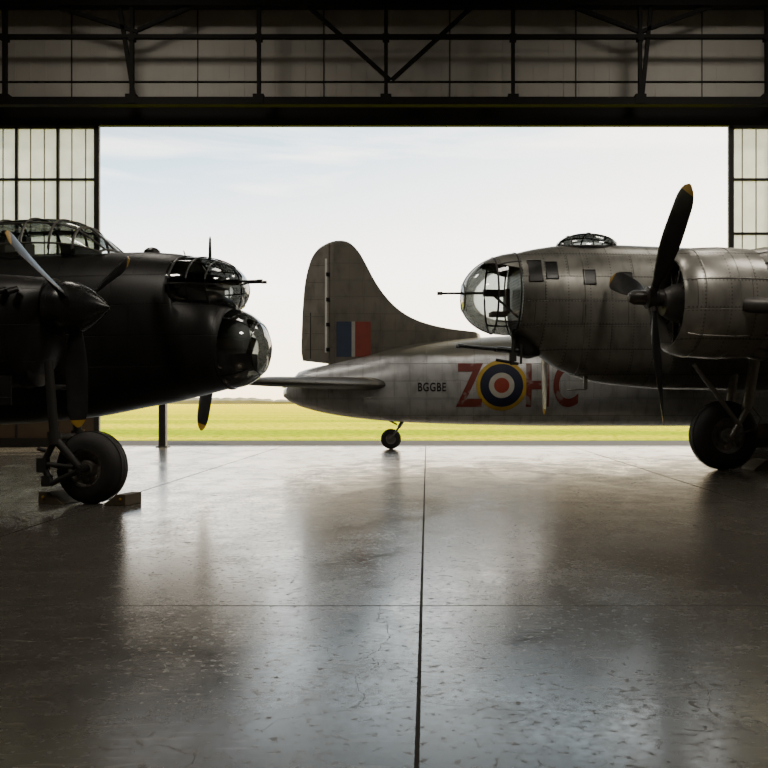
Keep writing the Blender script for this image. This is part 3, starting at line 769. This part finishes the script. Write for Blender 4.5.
def door(name, x0, x1, edge, label):
    mb = MB(); y = YW-.05
    W = x1-x0; th = .14
    xs = []
    step = 1.42
    k = 0
    while k*step < W+.01: xs.append(edge+(1 if edge == x0 else -1)*k*step); k += 1
    zr = [wz(180)-1.86*i for i in range(4)]
    zb = zr[3]-.3
    for i, x in enumerate(xs): mb.box((x+(.08 if edge == x0 else -.08)*(i == 0), y, ZT/2), (.18 if i == 0 else .085, th, ZT))
    for i, x in enumerate(xs[:-1]):
        s = 1 if edge == x0 else -1
        for q in (1, 2): mb.box((x+s*step*q/3, y, (ZT+zb)/2), (.03, .05, ZT-zb), mi=2)
    for z in zr: mb.box(((x0+x1)/2, y, z), (W, .12, .08))
    mb.box(((x0+x1)/2, y, ZT-.03), (W, .14, .1))
    mb.box(((x0+x1)/2, y, zb/2), (W, .1, zb), mi=1)
    mb.box(((x0+x1)/2, y-.06, .15), (W, .1, .3), mi=0)
    d = struct(mb, name, [M_FRAME, M_DOOR, M_HUB], label, 'door')
    g = MB(); g.box(((x0+x1)/2, y+.03, (ZT+zb)/2), (W-.1, .012, ZT-zb-.1))
    g = g.obj('pane', [M_PANE], d, label='frosted translucent door glazing')
door('door_1', -20.4, wx(100), wx(100), 'tall sliding hangar door with gridded frosted panes')
door('door_2', wx(728), 19.5, wx(728), 'tall sliding hangar door with gridded frosted panes')
mb = MB(); mb.box((0, YW+.02, .0), (56, .12, .012)); mb.box((0, YW+.3, .0), (56, .12, .012))
struct(mb, 'trim_6', [M_STEEL], 'steel door rail set into the concrete threshold', 'rail')

# ================================================================== OUTSIDE
def grass():
    m, nt, out = newmat('sunlit_grass')
    b = N(nt, 'ShaderNodeBsdfPrincipled'); nt.links.new(b.outputs[0], out.inputs[0]); b.inputs['Roughness'].default_value = 1; b.inputs['Specular IOR Level'].default_value = .0
    tc = N(nt, 'ShaderNodeTexCoord')
    n1 = N(nt, 'ShaderNodeTexNoise'); n1.inputs['Scale'].default_value = .12; n1.inputs['Detail'].default_value = 8
    mp = N(nt, 'ShaderNodeMapping'); mp.inputs['Scale'].default_value = (.2, 1, 1)
    nt.links.new(tc.outputs['Object'], mp.inputs[0]); nt.links.new(mp.outputs[0], n1.inputs['Vector'])
    n2 = N(nt, 'ShaderNodeTexNoise'); n2.inputs['Scale'].default_value = 3; n2.inputs['Detail'].default_value = 8
    nt.links.new(tc.outputs['Object'], n2.inputs['Vector'])
    sx = N(nt, 'ShaderNodeSeparateXYZ'); nt.links.new(tc.outputs['Object'], sx.inputs[0])
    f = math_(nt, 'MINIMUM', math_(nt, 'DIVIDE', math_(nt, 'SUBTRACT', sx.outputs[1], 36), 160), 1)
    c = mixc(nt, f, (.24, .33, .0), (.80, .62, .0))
    band = math_(nt, 'MINIMUM', math_(nt, 'MULTIPLY', math_(nt, 'MAXIMUM', math_(nt, 'SUBTRACT', n1.outputs[0], .42), 0), 5), .8)
    c = mixc(nt, band, c, (.66, .58, .0))
    c = mixc(nt, math_(nt, 'MULTIPLY', math_(nt, 'MAXIMUM', math_(nt, 'SUBTRACT', n2.outputs[0], .45), 0), 4), c, (.10, .16, .0))
    nt.links.new(c, b.inputs['Base Color'])
    return m
M_GRASS = grass()
mb = MB(); mb.box((0, 536, -.2), (1600, 1000, .3))
o = mb.obj('grass_field', [M_GRASS]); o['label'] = 'flat sunlit yellow-green airfield grass'; o['category'] = 'grass'; o['kind'] = 'stuff'
M_APR = mat('apron_asphalt', (.035, .031, .025), .85, 0, .3, 2, .2, spec=.2)
mb = MB(); mb.box((0, 33.75, -.17), (300, 4.5, .3))
o = struct(mb, 'apron', [M_APR], 'grey asphalt apron strip outside the hangar', 'pavement')
M_HEDGE = mat('hazy_hedge', (.24, .23, .17), .9, 0, .4, .3)  # distance haze is greyed into the hedge colour
mb = MB(); R1 = []; random.seed(2)
hs = 2.0
for i in range(420):
    x = -340+i*1.6
    hs += random.uniform(-.35, .35); hs = min(2.6, max(1.0, hs))
    R1.append([Vector((x, 380, -.045)), Vector((x, 379.2, hs*.6)), Vector((x, 380.5, hs+random.uniform(-.2, .3))), Vector((x, 382, hs*.6)), Vector((x, 382, -.045))])
mb.loft(R1)
o = mb.obj('hedgerow', [M_HEDGE]); o['label'] = 'low hazy hedgerow along the field horizon'; o['category'] = 'hedge'; o['kind'] = 'stuff'

# ================================================================== LIGHT
w = bpy.data.worlds.new('sky'); S.world = w; w.use_nodes = True; nt = w.node_tree; nt.nodes.clear()
out = N(nt, 'ShaderNodeOutputWorld'); bg = N(nt, 'ShaderNodeBackground'); nt.links.new(bg.outputs[0], out.inputs[0])
tc = N(nt, 'ShaderNodeTexCoord'); sx = N(nt, 'ShaderNodeSeparateXYZ'); nt.links.new(tc.outputs['Generated'], sx.inputs[0])
rp = N(nt, 'ShaderNodeValToRGB'); el = rp.color_ramp.elements
el[0].position = 0; el[0].color = (1.0, .78, .45, 1); el[1].position = 1; el[1].color = (.12, .14, .17, 1)
for p, c in ((.05, (1, .86, .62, 1)), (.13, (.98, .90, .78, 1)), (.29, (.33, .45, .54, 1)), (.40, (.24, .26, .28, 1)), (.55, (.18, .20, .22, 1))):
    e = el.new(p); e.color = c
xt = math_(nt, 'MULTIPLY', math_(nt, 'ADD', sx.outputs[0], .05), -.9)
nt.links.new(math_(nt, 'MAXIMUM', math_(nt, 'ADD', sx.outputs[2], math_(nt, 'MULTIPLY', xt, sx.outputs[2])), 0), rp.inputs[0])
mp = N(nt, 'ShaderNodeMapping'); mp.inputs['Scale'].default_value = (1.6, 1.6, 14); mp.inputs['Rotation'].default_value = (0, radians(5), 0)
nz = N(nt, 'ShaderNodeTexNoise'); nz.inputs['Scale'].default_value = 1.6; nz.inputs['Detail'].default_value = 8; nz.inputs['Distortion'].default_value = .5
nt.links.new(tc.outputs['Generated'], mp.inputs[0]); nt.links.new(mp.outputs[0], nz.inputs['Vector'])
cf = math_(nt, 'MINIMUM', math_(nt, 'MULTIPLY', math_(nt, 'MAXIMUM', math_(nt, 'SUBTRACT', nz.outputs[0], .47), 0), 4.0), .6)
cc = mixc(nt, cf, rp.outputs[0], (1, .90, .77))
nt.links.new(cc, bg.inputs[0]); bg.inputs[1].default_value = 5.8

def light(kind, name, loc, energy, color, **k):
    l = bpy.data.lights.new(name, kind); l.energy = energy; l.color = color
    o = bpy.data.objects.new(name, l); o.location = loc; COL.objects.link(o)
    for a, b in k.items(): setattr(l, a, b)
    return o
s = light('SUN', 'sun', (0, 60, 40), 13, (1, .86, .60), angle=radians(1))
d = Vector((-.86, -.20, -.44)); s.rotation_euler = Vector((0, 0, -1)).rotation_difference(d).to_euler()
for (x, y, z, e) in ((-11, 8, 14.6, 500), (7, 8, 14.6, 860), (12, 17, 14.6, 330), (0, 18, 14.6, 220), (-9, 25, 15.6, 260), (9, 25, 15.6, 260)):
    l = light('AREA', 'added_fill_light', (x, y, z), e, (1, .92, .80), size=2.5)  # unseen fill lamps added under the roof to brighten the interior

cam = bpy.data.cameras.new('camera'); co = bpy.data.objects.new('camera', cam); COL.objects.link(co)
co.location = (0, 0, 1.6); co.rotation_euler = (radians(90), 0, 0)
cam.sensor_width = 36; cam.lens = 42.1875; cam.shift_x = -43/768; cam.shift_y = 16/768; cam.clip_end = 2000
S.camera = co
